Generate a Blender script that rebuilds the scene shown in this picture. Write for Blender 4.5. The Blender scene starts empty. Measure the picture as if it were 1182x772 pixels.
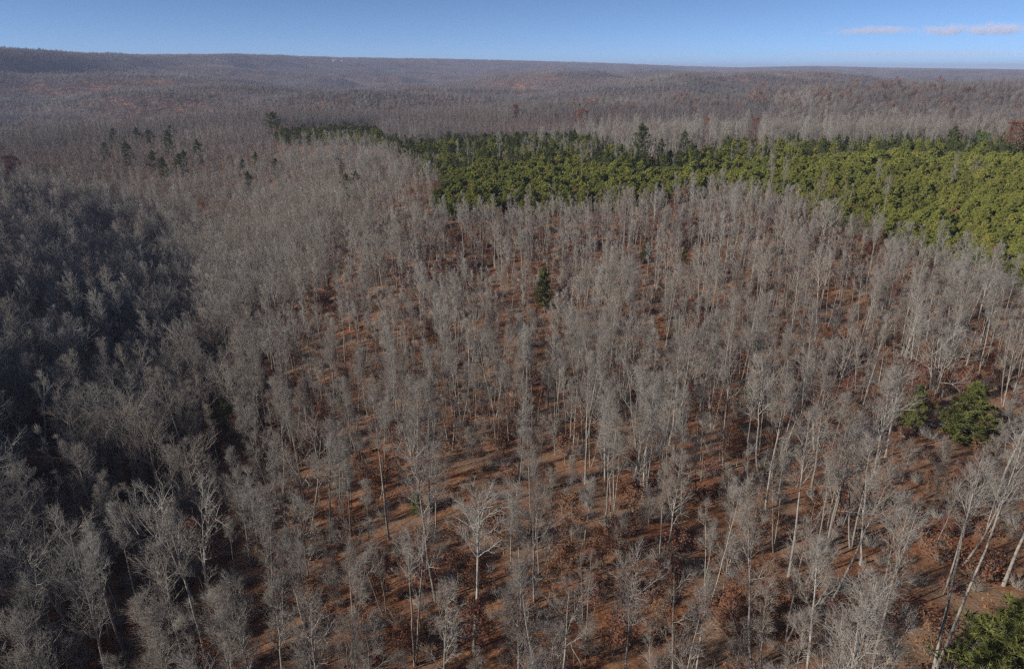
import bpy, math, random
import numpy as np
from mathutils import Vector, Matrix

# ------------------------------------------------------------------ camera, sky, sun, exposure
scene = bpy.context.scene
PW, PH = 1182.0, 772.0            # the photograph's own pixels
FPX = 788.0                       # focal length in those pixels
PITCH = math.radians(21.1)
CAM_Z = 70.0

cam_data = bpy.data.cameras.new("camera")
cam_data.sensor_fit = 'HORIZONTAL'
cam_data.angle_x = 2 * math.atan(PW / 2 / FPX)
cam_data.clip_start = 0.5
cam_data.clip_end = 120000.0
cam = bpy.data.objects.new("camera", cam_data)
scene.collection.objects.link(cam)
cam.location = (0, 0, CAM_Z)
cam.rotation_euler = (math.pi / 2 - PITCH, 0, 0)
scene.camera = cam

SUN_EL = math.radians(25)
SUN_AZ = math.radians(248)        # clockwise from +Y (behind the camera, to the left)
sun_dir = Vector((math.cos(SUN_EL) * math.sin(SUN_AZ), math.cos(SUN_EL) * math.cos(SUN_AZ), math.sin(SUN_EL)))

world = bpy.data.worlds.new("World")
scene.world = world
world.use_nodes = True
wt = world.node_tree
wt.nodes.clear()
wo = wt.nodes.new('ShaderNodeOutputWorld')
wb = wt.nodes.new('ShaderNodeBackground')
sky = wt.nodes.new('ShaderNodeTexSky')
sky.sky_type = 'NISHITA'
sky.sun_disc = False
sky.sun_elevation = SUN_EL
sky.sun_rotation = SUN_AZ
sky.altitude = 9500
sky.air_density = 1.0
sky.dust_density = 0.0
sky.ozone_density = 4.0
wb.inputs[1].default_value = 0.095
tint = wt.nodes.new('ShaderNodeMix'); tint.data_type = 'RGBA'; tint.blend_type = 'MULTIPLY'
tint.inputs[0].default_value = 1.0; tint.inputs[7].default_value = (1.13, 1.03, 0.90, 1)     # the photograph's white balance
wt.links.new(sky.outputs[0], tint.inputs[6]); wt.links.new(tint.outputs[2], wb.inputs[0])
wt.links.new(wb.outputs[0], wo.inputs[0])

sl = bpy.data.lights.new("sun", 'SUN')
sl.energy = 3.5
sl.angle = math.radians(0.6)
sl.color = (1.0, 0.93, 0.83)
so = bpy.data.objects.new("sun", sl)
scene.collection.objects.link(so)
so.rotation_euler = sun_dir.to_track_quat('Z', 'Y').to_euler()
so.location = (-300, -200, 300)

scene.view_settings.view_transform = 'Standard'
scene.view_settings.look = 'None'
scene.view_settings.exposure = 0.5
scene.view_settings.gamma = 1.0
scene.view_settings.use_curve_mapping = False
scene.render.engine = 'CYCLES'
cy = scene.cycles
cy.max_bounces = 8
cy.diffuse_bounces = 2
cy.glossy_bounces = 1
cy.transmission_bounces = 1
cy.volume_bounces = 8
cy.transparent_max_bounces = 4
cy.use_denoising = False
cy.filter_width = 1.4
cy.sample_clamp_direct = 5.0
cy.caustics_reflective = False
cy.caustics_refractive = False

# ------------------------------------------------------------------ helpers
rng = np.random.default_rng(7)
COL = scene.collection
ZV = np.array([0., 0., 1.])


def link(o, parent=None):
    COL.objects.link(o)
    if parent is not None:
        o.parent = parent
    return o


def tag(o, label=None, cat=None, group=None, kind=None):
    if label: o["label"] = label
    if cat: o["category"] = cat
    if group: o["group"] = group
    if kind: o["kind"] = kind
    return o


def hash2(ix, iy, seed):
    n = (ix.astype(np.int64) * 374761393 + iy.astype(np.int64) * 668265263 + seed * 1442695041) & 0x7fffffff
    n = ((n ^ (n >> 13)) * 1274126177) & 0x7fffffff
    n = (n ^ (n >> 16)) & 0xffffff
    return n / float(0xffffff)


def vnoise(x, y, seed=0):
    xi = np.floor(x); yi = np.floor(y)
    fx = x - xi; fy = y - yi
    fx = fx * fx * fx * (fx * (fx * 6 - 15) + 10); fy = fy * fy * fy * (fy * (fy * 6 - 15) + 10)
    a = hash2(xi, yi, seed); b = hash2(xi + 1, yi, seed)
    c = hash2(xi, yi + 1, seed); d = hash2(xi + 1, yi + 1, seed)
    return (a * (1 - fx) + b * fx) * (1 - fy) + (c * (1 - fx) + d * fx) * fy


def fbm(x, y, seed=0, octv=4):
    s = 0; amp = 1; tot = 0
    for o in range(octv):
        s = s + amp * (vnoise(x * 2 ** o + 17.3 * o, y * 2 ** o - 9.1 * o, seed + o) - 0.5) * 2
        tot += amp; amp *= 0.5
    return s / tot


def sstep(a, b, x):
    t = np.clip((x - a) / (b - a), 0, 1)
    return t * t * (3 - 2 * t)


def pix_dir(px, py):
    """unit ray through a pixel of the photograph, in world space"""
    px = np.asarray(px, float); py = np.asarray(py, float)
    u = (px - PW / 2) / FPX; v = (PH / 2 - py) / FPX
    c, s = math.cos(PITCH), math.sin(PITCH)
    d = np.stack([u, c + v * s, -s + v * c], -1)
    return d / np.linalg.norm(d, axis=-1, keepdims=True)


def project(x, y, z):
    c, s = math.cos(PITCH), math.sin(PITCH)
    dz = np.asarray(z) - CAM_Z
    dep = y * c - dz * s
    up = y * s + dz * c
    dep_s = np.where(dep > 1, dep, 1)
    return PW / 2 + FPX * x / dep_s, PH / 2 - FPX * up / dep_s, dep


# ------------------------------------------------------------------ terrain height field
# control points near the camera: x, y, height relative to the camera
CTRL = np.array([
    # spur under the camera and in front of it
    (0, 0, -60), (0, 60, -61), (35, 62, -57), (70, 60, -52), (110, 60, -50), (40, 100, -63), (80, 110, -59),
    (120, 130, -56), (0, 110, -69), (0, 150, -72), (50, 160, -68), (110, 170, -59), (160, 180, -50), (0, 200, -70),
    (50, 220, -65), (-20, 250, -66), (30, 270, -60), (100, 250, -57), (170, 260, -49), (240, 260, -45),
    (0, 330, -53), (80, 330, -49), (180, 340, -45), (280, 340, -44), (60, 420, -47), (200, 430, -46), (340, 420, -46),
    (-40, 330, -54), (-60, 400, -57),
    # flank down to the hollow
    (-30, 60, -66), (-30, 120, -73), (-40, 180, -75), (-60, 230, -73), (-70, 290, -67), (-90, 340, -70),
    # the hollow
    (-60, 70, -74), (-75, 110, -78), (-85, 160, -85), (-105, 210, -89), (-130, 270, -93), (-165, 330, -93), (-220, 420, -84),
    # hill on the left
    (-110, 60, -60), (-130, 120, -64), (-155, 170, -61), (-180, 210, -60), (-215, 260, -60), (-260, 330, -60),
    (-170, 60, -32), (-200, 120, -48), (-230, 180, -53), (-270, 230, -53), (-330, 300, -38),
    (-250, 40, -31), (-290, 120, -47), (-340, 200, -45), (-420, 300, -34),
    (-160, -20, -24), (-250, -80, -6), (-60, -40, -66), (60, -60, -50), (160, -40, -46), (220, 80, -46), (260, 160, -45),
    (-350, 0, -26), (-420, 140, -22),
    # beyond
    (-120, 440, -62), (-60, 520, -57), (-160, 540, -58), (-90, 600, -57), (60, 560, -60), (200, 580, -60), (380, 560, -56), (-250, 540, -74), (-400, 480, -62),
    (-500, 400, -44), (0, 700, -74), (250, 720, -72), (500, 680, -66), (-300, 720, -70), (-560, 620, -52), (420, 300, -46),
    (450, 120, -48), (520, 440, -52), (-620, 250, -40), (0, 950, -66), (400, 950, -66), (-420, 950, -60), (700, 700, -62),
    (-800, 700, -44), (0, -300, -60), (400, -300, -50), (-500, -300, -30), (700, 200, -55), (-800, 300, -40)], float)
_P = CTRL[:, :2] / 200.0


def _tps(r2):
    return np.where(r2 > 1e-12, 0.5 * r2 * np.log(np.maximum(r2, 1e-12)), 0.0)


_n = len(_P)
_K = _tps(((_P[:, None] - _P[None]) ** 2).sum(-1)) + np.eye(_n) * 0.02
_A = np.zeros((_n + 3, _n + 3)); _A[:_n, :_n] = _K
_A[:_n, _n] = 1; _A[:_n, _n + 1:] = _P; _A[_n, :_n] = 1; _A[_n + 1:, :_n] = _P.T
_W = np.linalg.solve(_A, np.concatenate([CTRL[:, 2], np.zeros(3)]))


def near_h(x, y):
    X = np.stack([x, y], -1).reshape(-1, 2) / 200.0
    out = np.empty(len(X))
    for i in range(0, len(X), 20000):
        c = X[i:i + 20000]
        out[i:i + 20000] = _tps(((c[:, None] - _P[None]) ** 2).sum(-1)) @ _W[:_n] + _W[_n] + c @ _W[_n + 1:]
    return out.reshape(np.shape(x))


# the skyline: pixel column -> row of the ridge top, and how far that ridge is
SKY_X = np.array([-500, -150, 0, 60, 120, 200, 270, 330, 400, 500, 600, 720, 780, 850, 930, 1000, 1182, 1400, 1900.])
SKY_Y = np.array([60, 54, 55, 59, 62.5, 64.5, 63.5, 65.5, 67.5, 69, 71, 74.5, 77, 78.5, 77, 78.5, 81, 80, 78.])
SKY_R = np.array([2600, 2800, 3000, 3300, 3700, 4300, 4600, 5200, 5800, 6500, 7000, 7500, 8200, 8800, 9000, 9300, 9500, 9500, 9500.])


def far_h(x, y):
    r = np.hypot(x, y)
    az = np.arctan2(x, np.maximum(y, 1e-6))
    az = np.clip(az, -1.05, 1.05)
    col = PW / 2 + FPX * np.tan(az) / math.cos(PITCH) * 0.98
    row = np.interp(col, SKY_X, SKY_Y); rr = np.interp(col, SKY_X, SKY_R)
    el = np.arctan((82.0 - row) / FPX * np.cos(az) * 0.93)
    top = rr * np.tan(el) - 17.0
    base = -64 + 20 * sstep(900, 5000, r)
    hills = 55 * fbm(x / 900 + 3.1, y / 400 + 1.7, 11, 3) + 26 * fbm(x / 1900, y / 1900, 23, 3)
    # ridges and hollows: folded noise gives branching valleys
    fold = 1 - np.abs(fbm(x / 1400 + 8.2, y / 700 - 2.4, 31, 3)) * 2
    hills = hills + 44 * fold - 34
    h = base + hills * (0.65 + 0.6 * sstep(700, 1600, r))
    lim = r * np.tan(el * sstep(0.25, 1.0, r / rr)) - 24
    h = np.minimum(h, np.maximum(lim, -60) + 0.3 * np.minimum(hills, 0) + 0.1 * hills)
    w = np.exp(-((r - rr) / (0.16 * rr)) ** 2)
    w = np.where(r > rr, np.exp(-((r - rr) / (0.5 * rr)) ** 2), w)
    h = h * (1 - w) + (top + 0.0 * hills) * w
    return h


def height(x, y):
    x = np.asarray(x, float); y = np.asarray(y, float)
    r = np.hypot(x, y)
    w = sstep(520, 950, r)
    hn = near_h(np.clip(x, -900, 900), np.clip(y, -400, 1000))
    small = 1.2 * fbm(x / 38, y / 38, 41, 3) * (1 - sstep(300, 700, r)) + 3.0 * fbm(x / 120, y / 120, 45, 2) * sstep(60, 200, r)
    return CAM_Z + hn * (1 - w) + far_h(x, y) * w + small


def hit(px, py, lift=0.0, rmax=12000.0):
    """ground point under which the ray through a pixel passes `lift` metres above the ground"""
    d = pix_dir(px, py)
    t = np.geomspace(35, rmax, 1500)
    p = d[None] * t[:, None]
    gap = CAM_Z + p[:, 2] - (height(p[:, 0], p[:, 1]) + lift)
    k = np.argmax(gap < 0)
    if gap[k] >= 0:
        k = len(t) - 1
    a, b = t[max(k - 1, 0)], t[k]
    ga, gb = gap[max(k - 1, 0)], gap[k]
    tt = a + (b - a) * ga / (ga - gb) if ga != gb else b
    q = d * tt
    return float(q[0]), float(q[1]), float(height(q[0:1], q[1:2])[0])


# ------------------------------------------------------------------ materials
def new_mat(name):
    m = bpy.data.materials.new(name); m.use_nodes = True
    nt = m.node_tree; nt.nodes.clear()
    out = nt.nodes.new('ShaderNodeOutputMaterial')
    bs = nt.nodes.new('ShaderNodeBsdfPrincipled')
    bs.inputs['Roughness'].default_value = 0.9
    bs.inputs['Specular IOR Level'].default_value = 0.15
    nt.links.new(bs.outputs[0], out.inputs[0])
    return m, nt, bs


def N(nt, kind, **kw):
    n = nt.nodes.new(kind)
    for k, v in kw.items():
        setattr(n, k, v)
    return n


def ramp(nt, src, stops):
    r = nt.nodes.new('ShaderNodeValToRGB')
    el = r.color_ramp.elements
    while len(el) < len(stops):
        el.new(0.5)
    for e, (p, c) in zip(el, stops):
        e.position = p; e.color = (*c, 1)
    nt.links.new(src, r.inputs[0])
    return r.outputs[0]


def mixc(nt, fac, a, b, mode='MIX'):
    m = nt.nodes.new('ShaderNodeMix'); m.data_type = 'RGBA'; m.blend_type = mode
    for s, v in ((0, fac), (6, a), (7, b)):
        if hasattr(v, 'links') or hasattr(v, 'is_output'):
            nt.links.new(v, m.inputs[s])
        elif s == 0:
            m.inputs[0].default_value = v
        else:
            m.inputs[s].default_value = (*v, 1)
    return m.outputs[2]


def noise(nt, scale, detail=4, rough=0.6, coord='world'):
    n = nt.nodes.new('ShaderNodeTexNoise')
    n.inputs['Scale'].default_value = scale; n.inputs['Detail'].default_value = detail
    n.inputs['Roughness'].default_value = rough
    if coord == 'world':
        g = nt.nodes.new('ShaderNodeNewGeometry'); nt.links.new(g.outputs['Position'], n.inputs['Vector'])
    else:
        g = nt.nodes.new('ShaderNodeTexCoord'); nt.links.new(g.outputs['Object'], n.inputs['Vector'])
    return n.outputs['Fac']


def rand_col(nt, stops):
    oi = nt.nodes.new('ShaderNodeObjectInfo')
    return ramp(nt, oi.outputs['Random'], stops)


def bark_mat(name, stops, dark=(0.10, 0.085, 0.07)):
    m, nt, bs = new_mat(name)
    c = rand_col(nt, stops)
    c = mixc(nt, ramp(nt, noise(nt, 2.2, 5, 0.7), [(0.42, (0, 0, 0)), (0.72, (0.75,) * 3)]), c, dark)
    nt.links.new(c, bs.inputs['Base Color'])
    return m


M_BARK = bark_mat('pale_bark', [(0.0, (0.27, 0.24, 0.21)), (0.35, (0.40, 0.37, 0.33)), (0.6, (0.33, 0.30, 0.26)),
                                (0.8, (0.50, 0.47, 0.42)), (1.0, (0.24, 0.21, 0.18))])
M_WOOD = bark_mat('weathered_wood', [(0, (0.20, 0.175, 0.145)), (1, (0.26, 0.225, 0.19))])
M_WHITE = bark_mat('white_bark', [(0, (0.47, 0.45, 0.40)), (1, (0.50, 0.475, 0.43))], (0.30, 0.27, 0.22))


def twig_mat(name, stops, patch):
    m, nt, bs = new_mat(name)
    c = rand_col(nt, stops)
    c = mixc(nt, ramp(nt, noise(nt, patch, 4, 0.6), [(0.5, (0, 0, 0)), (0.70, (0.7,) * 3)]), c, (0.29, 0.20, 0.155))
    c = mixc(nt, ramp(nt, noise(nt, patch * 2.7, 4, 0.6), [(0.52, (0, 0, 0)), (0.68, (0.6,) * 3)]), c, (0.36, 0.33, 0.29))
    nt.links.new(c, bs.inputs['Base Color'])
    return m


M_TWIG = twig_mat('twigs', [(0.0, (0.27, 0.25, 0.225)), (0.25, (0.38, 0.36, 0.33)), (0.45, (0.31, 0.26, 0.215)), (0.65, (0.42, 0.40, 0.365)),
                            (0.85, (0.33, 0.315, 0.29)), (1.0, (0.28, 0.20, 0.165))], 0.02)
M_TWIG_FAR = twig_mat('far_twigs', [(0.0, (0.165, 0.145, 0.14)), (0.5, (0.22, 0.20, 0.19)), (1.0, (0.185, 0.155, 0.145))], 0.0022)


def leaf_mat(name, stops, patch=0.05, patch_col=None):
    m, nt, bs = new_mat(name)
    c = rand_col(nt, stops)
    if patch_col:
        c = mixc(nt, ramp(nt, noise(nt, patch, 3, 0.6), [(0.4, (0, 0, 0)), (0.7, (0.7,) * 3)]), c, patch_col)
    nt.links.new(c, bs.inputs['Base Color'])
    bs.inputs['Roughness'].default_value = 0.7
    return m


M_PINE = leaf_mat('young_pine_needles', [(0.0, (0.22, 0.235, 0.055)), (0.4, (0.31, 0.31, 0.068)), (0.7, (0.25, 0.275, 0.065)),
                                         (1.0, (0.38, 0.35, 0.085))], 0.12, (0.17, 0.195, 0.052))
M_PINE_D = leaf_mat('dark_pine_needles', [(0.0, (0.10, 0.125, 0.04)), (0.5, (0.14, 0.165, 0.05)), (1.0, (0.11, 0.13, 0.05))])
M_PINE_G = leaf_mat('green_pine_needles', [(0.0, (0.14, 0.155, 0.05)), (1.0, (0.165, 0.175, 0.052))])
M_PINE_B = leaf_mat('bright_pine_needles', [(0.0, (0.15, 0.22, 0.065)), (1.0, (0.16, 0.235, 0.065))])
M_RUSSET = leaf_mat('russet_leaves', [(0.0, (0.20, 0.075, 0.04)), (0.4, (0.26, 0.12, 0.06)), (0.75, (0.17, 0.06, 0.045)), (1.0, (0.30, 0.16, 0.07))])
M_TAN = leaf_mat('tan_leaves', [(0.0, (0.30, 0.20, 0.11)), (1.0, (0.33, 0.19, 0.09))])
M_MAROON = leaf_mat('maroon_leaves', [(0.0, (0.13, 0.045, 0.035)), (1.0, (0.15, 0.05, 0.04))])
M_ORANGE = leaf_mat('orange_leaves', [(0.0, (0.32, 0.13, 0.06)), (1.0, (0.30, 0.12, 0.06))])

# leaf litter
M_GROUND, nt, bs = new_mat('leaf_litter')
c = ramp(nt, noise(nt, 0.9, 10, 0.8), [(0.34, (0.07, 0.032, 0.018)), (0.46, (0.23, 0.10, 0.05)), (0.56, (0.42, 0.19, 0.092)), (0.70, (0.50, 0.32, 0.20))])
c = mixc(nt, ramp(nt, noise(nt, 0.06, 5, 0.65), [(0.44, (0, 0, 0)), (0.60, (0.75,) * 3)]), c, mixc(nt, noise(nt, 1.7, 8, 0.8), (0.20, 0.12, 0.075), (0.50, 0.36, 0.25)))
c = mixc(nt, ramp(nt, noise(nt, 0.16, 6, 0.7), [(0.52, (0, 0, 0)), (0.64, (0.8,) * 3)]), c, (0.23, 0.08, 0.042))
c = mixc(nt, ramp(nt, noise(nt, 0.35, 6, 0.7), [(0.58, (0, 0, 0)), (0.68, (0.85,) * 3)]), c, (0.07, 0.04, 0.025))
c = mixc(nt, ramp(nt, noise(nt, 0.09, 3, 0.6), [(0.66, (0, 0, 0)), (0.74, (0.5,) * 3)]), c, (0.12, 0.12, 0.05))
nt.links.new(c, bs.inputs['Base Color'])
bmp = N(nt, 'ShaderNodeBump'); bmp.inputs['Strength'].default_value = 1.0; bmp.inputs['Distance'].default_value = 0.5
nt.links.new(noise(nt, 2.6, 6, 0.75), bmp.inputs['Height']); nt.links.new(bmp.outputs[0], bs.inputs['Normal'])

# ------------------------------------------------------------------ mesh building
class MB:
    """collects triangles; build() makes one mesh"""
    def __init__(self):
        self.v = []; self.f = []; self.m = []; self.n = 0

    def add(self, v, f, mat=0):
        v = np.asarray(v, float).reshape(-1, 3); f = np.asarray(f, np.int64).reshape(-1, 3)
        self.v.append(v); self.f.append(f + self.n); self.m.append(np.full(len(f), mat, np.int32)); self.n += len(v)

    def mesh(self, name, mats, smooth=False):
        v = np.concatenate(self.v); f = np.concatenate(self.f); mi = np.concatenate(self.m)
        me = bpy.data.meshes.new(name)
        me.vertices.add(len(v)); me.vertices.foreach_set('co', v.astype(np.float32).ravel())
        me.loops.add(len(f) * 3); me.loops.foreach_set('vertex_index', f.astype(np.int32).ravel())
        me.polygons.add(len(f)); me.polygons.foreach_set('loop_start', np.arange(0, len(f) * 3, 3, dtype=np.int32))
        for m in mats:
            me.materials.append(m)
        me.polygons.foreach_set('material_index', mi)
        if smooth:
            me.polygons.foreach_set('use_smooth', np.ones(len(f), bool))
        me.update(calc_edges=True); me.validate()
        return me

    def tubes(self, P, R, sides, mat=0):
        """P (n,k,3) polylines, R (n,k) radii"""
        n, k, _ = P.shape
        T = np.gradient(P, axis=1)
        T /= np.linalg.norm(T, axis=-1, keepdims=True) + 1e-9
        ref = np.where(np.abs(T[:, :1, 2:3]) > 0.9, np.array([1., 0, 0]), ZV)
        ref = np.broadcast_to(ref, T.shape)
        A = np.cross(T, ref); A /= np.linalg.norm(A, axis=-1, keepdims=True) + 1e-9
        B = np.cross(T, A)
        a = np.arange(sides) * 2 * math.pi / sides
        V = P[:, :, None] + R[:, :, None, None] * (np.cos(a)[None, None, :, None] * A[:, :, None] + np.sin(a)[None, None, :, None] * B[:, :, None])
        i = np.arange(n)[:, None, None] * (k * sides); j = np.arange(k - 1)[None, :, None] * sides; s = np.arange(sides)[None, None, :]
        s2 = (s + 1) % sides
        q = np.stack([i + j + s, i + j + s2, i + j + sides + s2, i + j + sides + s], -1).reshape(-1, 4)
        self.add(V, np.concatenate([q[:, [0, 1, 2]], q[:, [0, 2, 3]]]), mat)

    def spikes(self, P0, P1, R, mat=0):
        n = len(P0)
        T = P1 - P0; T = T / (np.linalg.norm(T, axis=-1, keepdims=True) + 1e-9)
        ref = np.where(np.abs(T[:, 2:3]) > 0.9, np.array([1., 0, 0]), ZV)
        A = np.cross(T, ref); A /= np.linalg.norm(A, axis=-1, keepdims=True) + 1e-9
        B = np.cross(T, A)
        R = np.broadcast_to(np.asarray(R, float).reshape(-1, 1), (n, 1))
        V = np.stack([P0 + R * A, P0 + R * (-0.5 * A + 0.866 * B), P0 + R * (-0.5 * A - 0.866 * B), P1], 1)
        i = np.arange(n)[:, None] * 4
        f = np.concatenate([i + np.array([[0, 1, 3]]), i + np.array([[1, 2, 3]]), i + np.array([[2, 0, 3]])])
        self.add(V, f, mat)

    def blades(self, P0, P1, W, mat=0, r=rng):
        """pointed flat blades (needles, leaves): one triangle each"""
        T = P1 - P0
        S = np.cross(T, r.normal(size=T.shape)); S /= np.linalg.norm(S, axis=-1, keepdims=True) + 1e-9
        W = np.broadcast_to(np.asarray(W, float).reshape(-1, 1), (len(T), 1))
        V = np.stack([P0 - S * W * 0.5, P0 + S * W * 0.5, P1], 1)
        self.add(V, np.arange(len(T) * 3).reshape(-1, 3), mat)


def unit(v):
    return v / (np.linalg.norm(v, axis=-1, keepdims=True) + 1e-9)


def sprout(P, L, c, t0, t1, ang, ratio, k, trop, wig, r, minl=0.0):
    """children of polylines P (n,k0,3): c per parent"""
    n, k0, _ = P.shape
    t = (np.arange(c)[None] + r.random((n, c))) / c * (t1 - t0) + t0
    u = t * (k0 - 1); i = np.clip(u.astype(int), 0, k0 - 2); f = (u - i)[..., None]
    row = np.arange(n)[:, None]
    base = P[row, i] * (1 - f) + P[row, i + 1] * f
    T = unit(P[row, i + 1] - P[row, i])
    az = (np.arange(c)[None] * 2.399 + r.random((n, 1)) * 6.28 + r.normal(0, 0.5, (n, c)))
    ref = np.where(np.abs(T[..., 2:3]) > 0.9, np.array([1., 0, 0]), ZV)
    A = unit(np.cross(T, ref)); B = np.cross(T, A)
    a = ang * (1 + r.normal(0, 0.22, (n, c, 1)))
    D = unit(np.cos(a) * T + np.sin(a) * (np.cos(az)[..., None] * A + np.sin(az)[..., None] * B))
    ln = np.maximum(L[:, None] * ratio * (1.15 - 0.6 * t) * r.uniform(0.7, 1.25, (n, c)), minl)
    D = D.reshape(-1, 3); ln = ln.reshape(-1); base = base.reshape(-1, 3)
    Q = [base]; d = D
    for s in range(k - 1):
        d = unit(d + ZV * trop / (k - 1) + r.normal(0, wig, d.shape))
        Q.append(Q[-1] + d * (ln / (k - 1))[:, None])
    return np.stack(Q, 1), ln, t.reshape(-1)


def bare_tree(seed, Ht, cb, cr, steep, nl, lod, r0, stems=1, fork=0.0, leaf=None, leaf_n=2, bark=None, twig=None, thick=1.0, wig=0.05, spread=1.0):
    """returns (trunk mesh, crown mesh)"""
    r = np.random.default_rng(seed)
    bark = bark or M_BARK; twig = twig or M_TWIG
    tr, cr_b = MB(), MB()
    k = 10 if lod == 0 else (6 if lod == 1 else 4)
    limbsP, limbsL, limbsT = [], [], []
    for s in range(stems):
        z = np.linspace(0, 1, k)
        lean = r.normal(0, 0.035, 2)
        hs = Ht * (1 if s == 0 else r.uniform(0.82, 1.0))
        if stems > 1:
            a = s * 2 * math.pi / stems + r.random()
            lean = np.array([math.cos(a), math.sin(a)]) * r.uniform(0.12, 0.24) * spread
        p = np.stack([lean[0] * hs * z ** 0.8 + np.cumsum(r.normal(0, wig, k)) * hs * 0.05 * (z > 0),
                      lean[1] * hs * z ** 0.8 + np.cumsum(r.normal(0, wig, k)) * hs * 0.05 * (z > 0), hs * z - 0.5], -1)
        rad = r0 * (1 if stems == 1 else 0.72) * (1.02 - z) ** 0.75 + 0.012
        rad[0] *= 1.35
        (tr).tubes(p[None], rad[None], [8, 5, 4, 3][lod])
        # main limbs, longest low in the crown
        c = max(3, int(nl / stems))
        prof = cr
        P1, L1, t1 = sprout(p[None], np.array([prof * 1.0]), c, cb, 0.985, steep, 1.0, [6, 4, 3, 2][lod], 0.55, 0.09, r)
        tt = (t1 - cb) / (1 - cb)
        want = prof * (0.42 + 0.75 * np.sin(np.clip(tt * 0.8 + 0.22, 0, 1) * math.pi) ** 0.8) * r.uniform(0.75, 1.25, len(tt))
        P1 = P1[:, :1] + (P1 - P1[:, :1]) * (want / L1)[:, None, None]
        limbsP.append(P1); limbsL.append(want); limbsT.append(np.interp(t1, z, rad))
    P1 = np.concatenate(limbsP); L1 = np.concatenate(limbsL); R1 = np.concatenate(limbsT)
    s1 = np.linspace(1, 0.18, P1.shape[1])[None]
    rr1 = np.minimum(R1 * 0.62, 0.018 * L1 + 0.02)[:, None] * s1 * thick
    if lod <= 2:
        cr_b.tubes(P1, np.maximum(rr1, 0.012 if lod == 0 else 0.02), 5 if lod == 0 else 3, 0)
    if lod == 0:
        # top of the trunk also carries branches
        P2, L2, _ = sprout(P1, L1, 8, 0.18, 1.0, 0.72, 0.50, 4, 0.35, 0.13, r)
        cr_b.tubes(P2, np.linspace(1, 0.3, 4)[None] * (0.014 + 0.013 * L2)[:, None] * thick, 3, 0)
        P3, L3, _ = sprout(P2, L2, 5, 0.15, 1.0, 0.7, 0.55, 3, 0.3, 0.16, r, 0.5)
        cr_b.tubes(P3, np.linspace(1, 0.4, 3)[None] * (0.0115 + 0.003 * L3)[:, None] * thick, 3, 0)
        P4, L4, _ = sprout(P3, L3, 4, 0.1, 1.0, 0.65, 0.62, 2, 0.25, 0.2, r, 0.42)
        cr_b.spikes(P4[:, 0], P4[:, 1], 0.0060 * thick, 1)
        tips = P4[:, 1]
    elif lod == 1:
        P2, L2, _ = sprout(P1, L1, 6, 0.15, 1.0, 0.72, 0.52, 3, 0.35, 0.14, r)
        cr_b.tubes(P2, np.linspace(1, 0.35, 3)[None] * (0.020 + 0.011 * L2)[:, None] * thick, 3, 0)
        P3, L3, _ = sprout(P2, L2, 7, 0.1, 1.0, 0.72, 0.72, 2, 0.3, 0.18, r, 0.7)
        cr_b.spikes(P3[:, 0], P3[:, 1], 0.0160 * thick, 1)
        tips = P3[:, 1]
    elif lod == 2:
        P2, L2, _ = sprout(P1, L1, 8, 0.1, 1.0, 0.9, 0.7, 2, 0.2, 0.22, r, 1.0)
        cr_b.spikes(P2[:, 0], P2[:, 1], 0.066 * thick, 1)
        tips = P2[:, 1]
    if leaf:
        reps = np.repeat(tips, leaf_n, 0)
        a = reps + r.normal(0, 0.25, reps.shape)
        ls = {0: 0.24, 1: 0.45, 2: 0.8}[lod]
        b = a + unit(r.normal(size=a.shape) + np.array([0, 0, -0.3])) * ls * r.uniform(0.7, 1.3, (len(a), 1))
        cr_b.blades(a, b, ls * 0.75, 2, r)
    mats = [bark, twig] + ([leaf] if leaf else [])
    return tr.mesh('trunk', [bark], True), cr_b.mesh('crown', mats)


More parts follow.
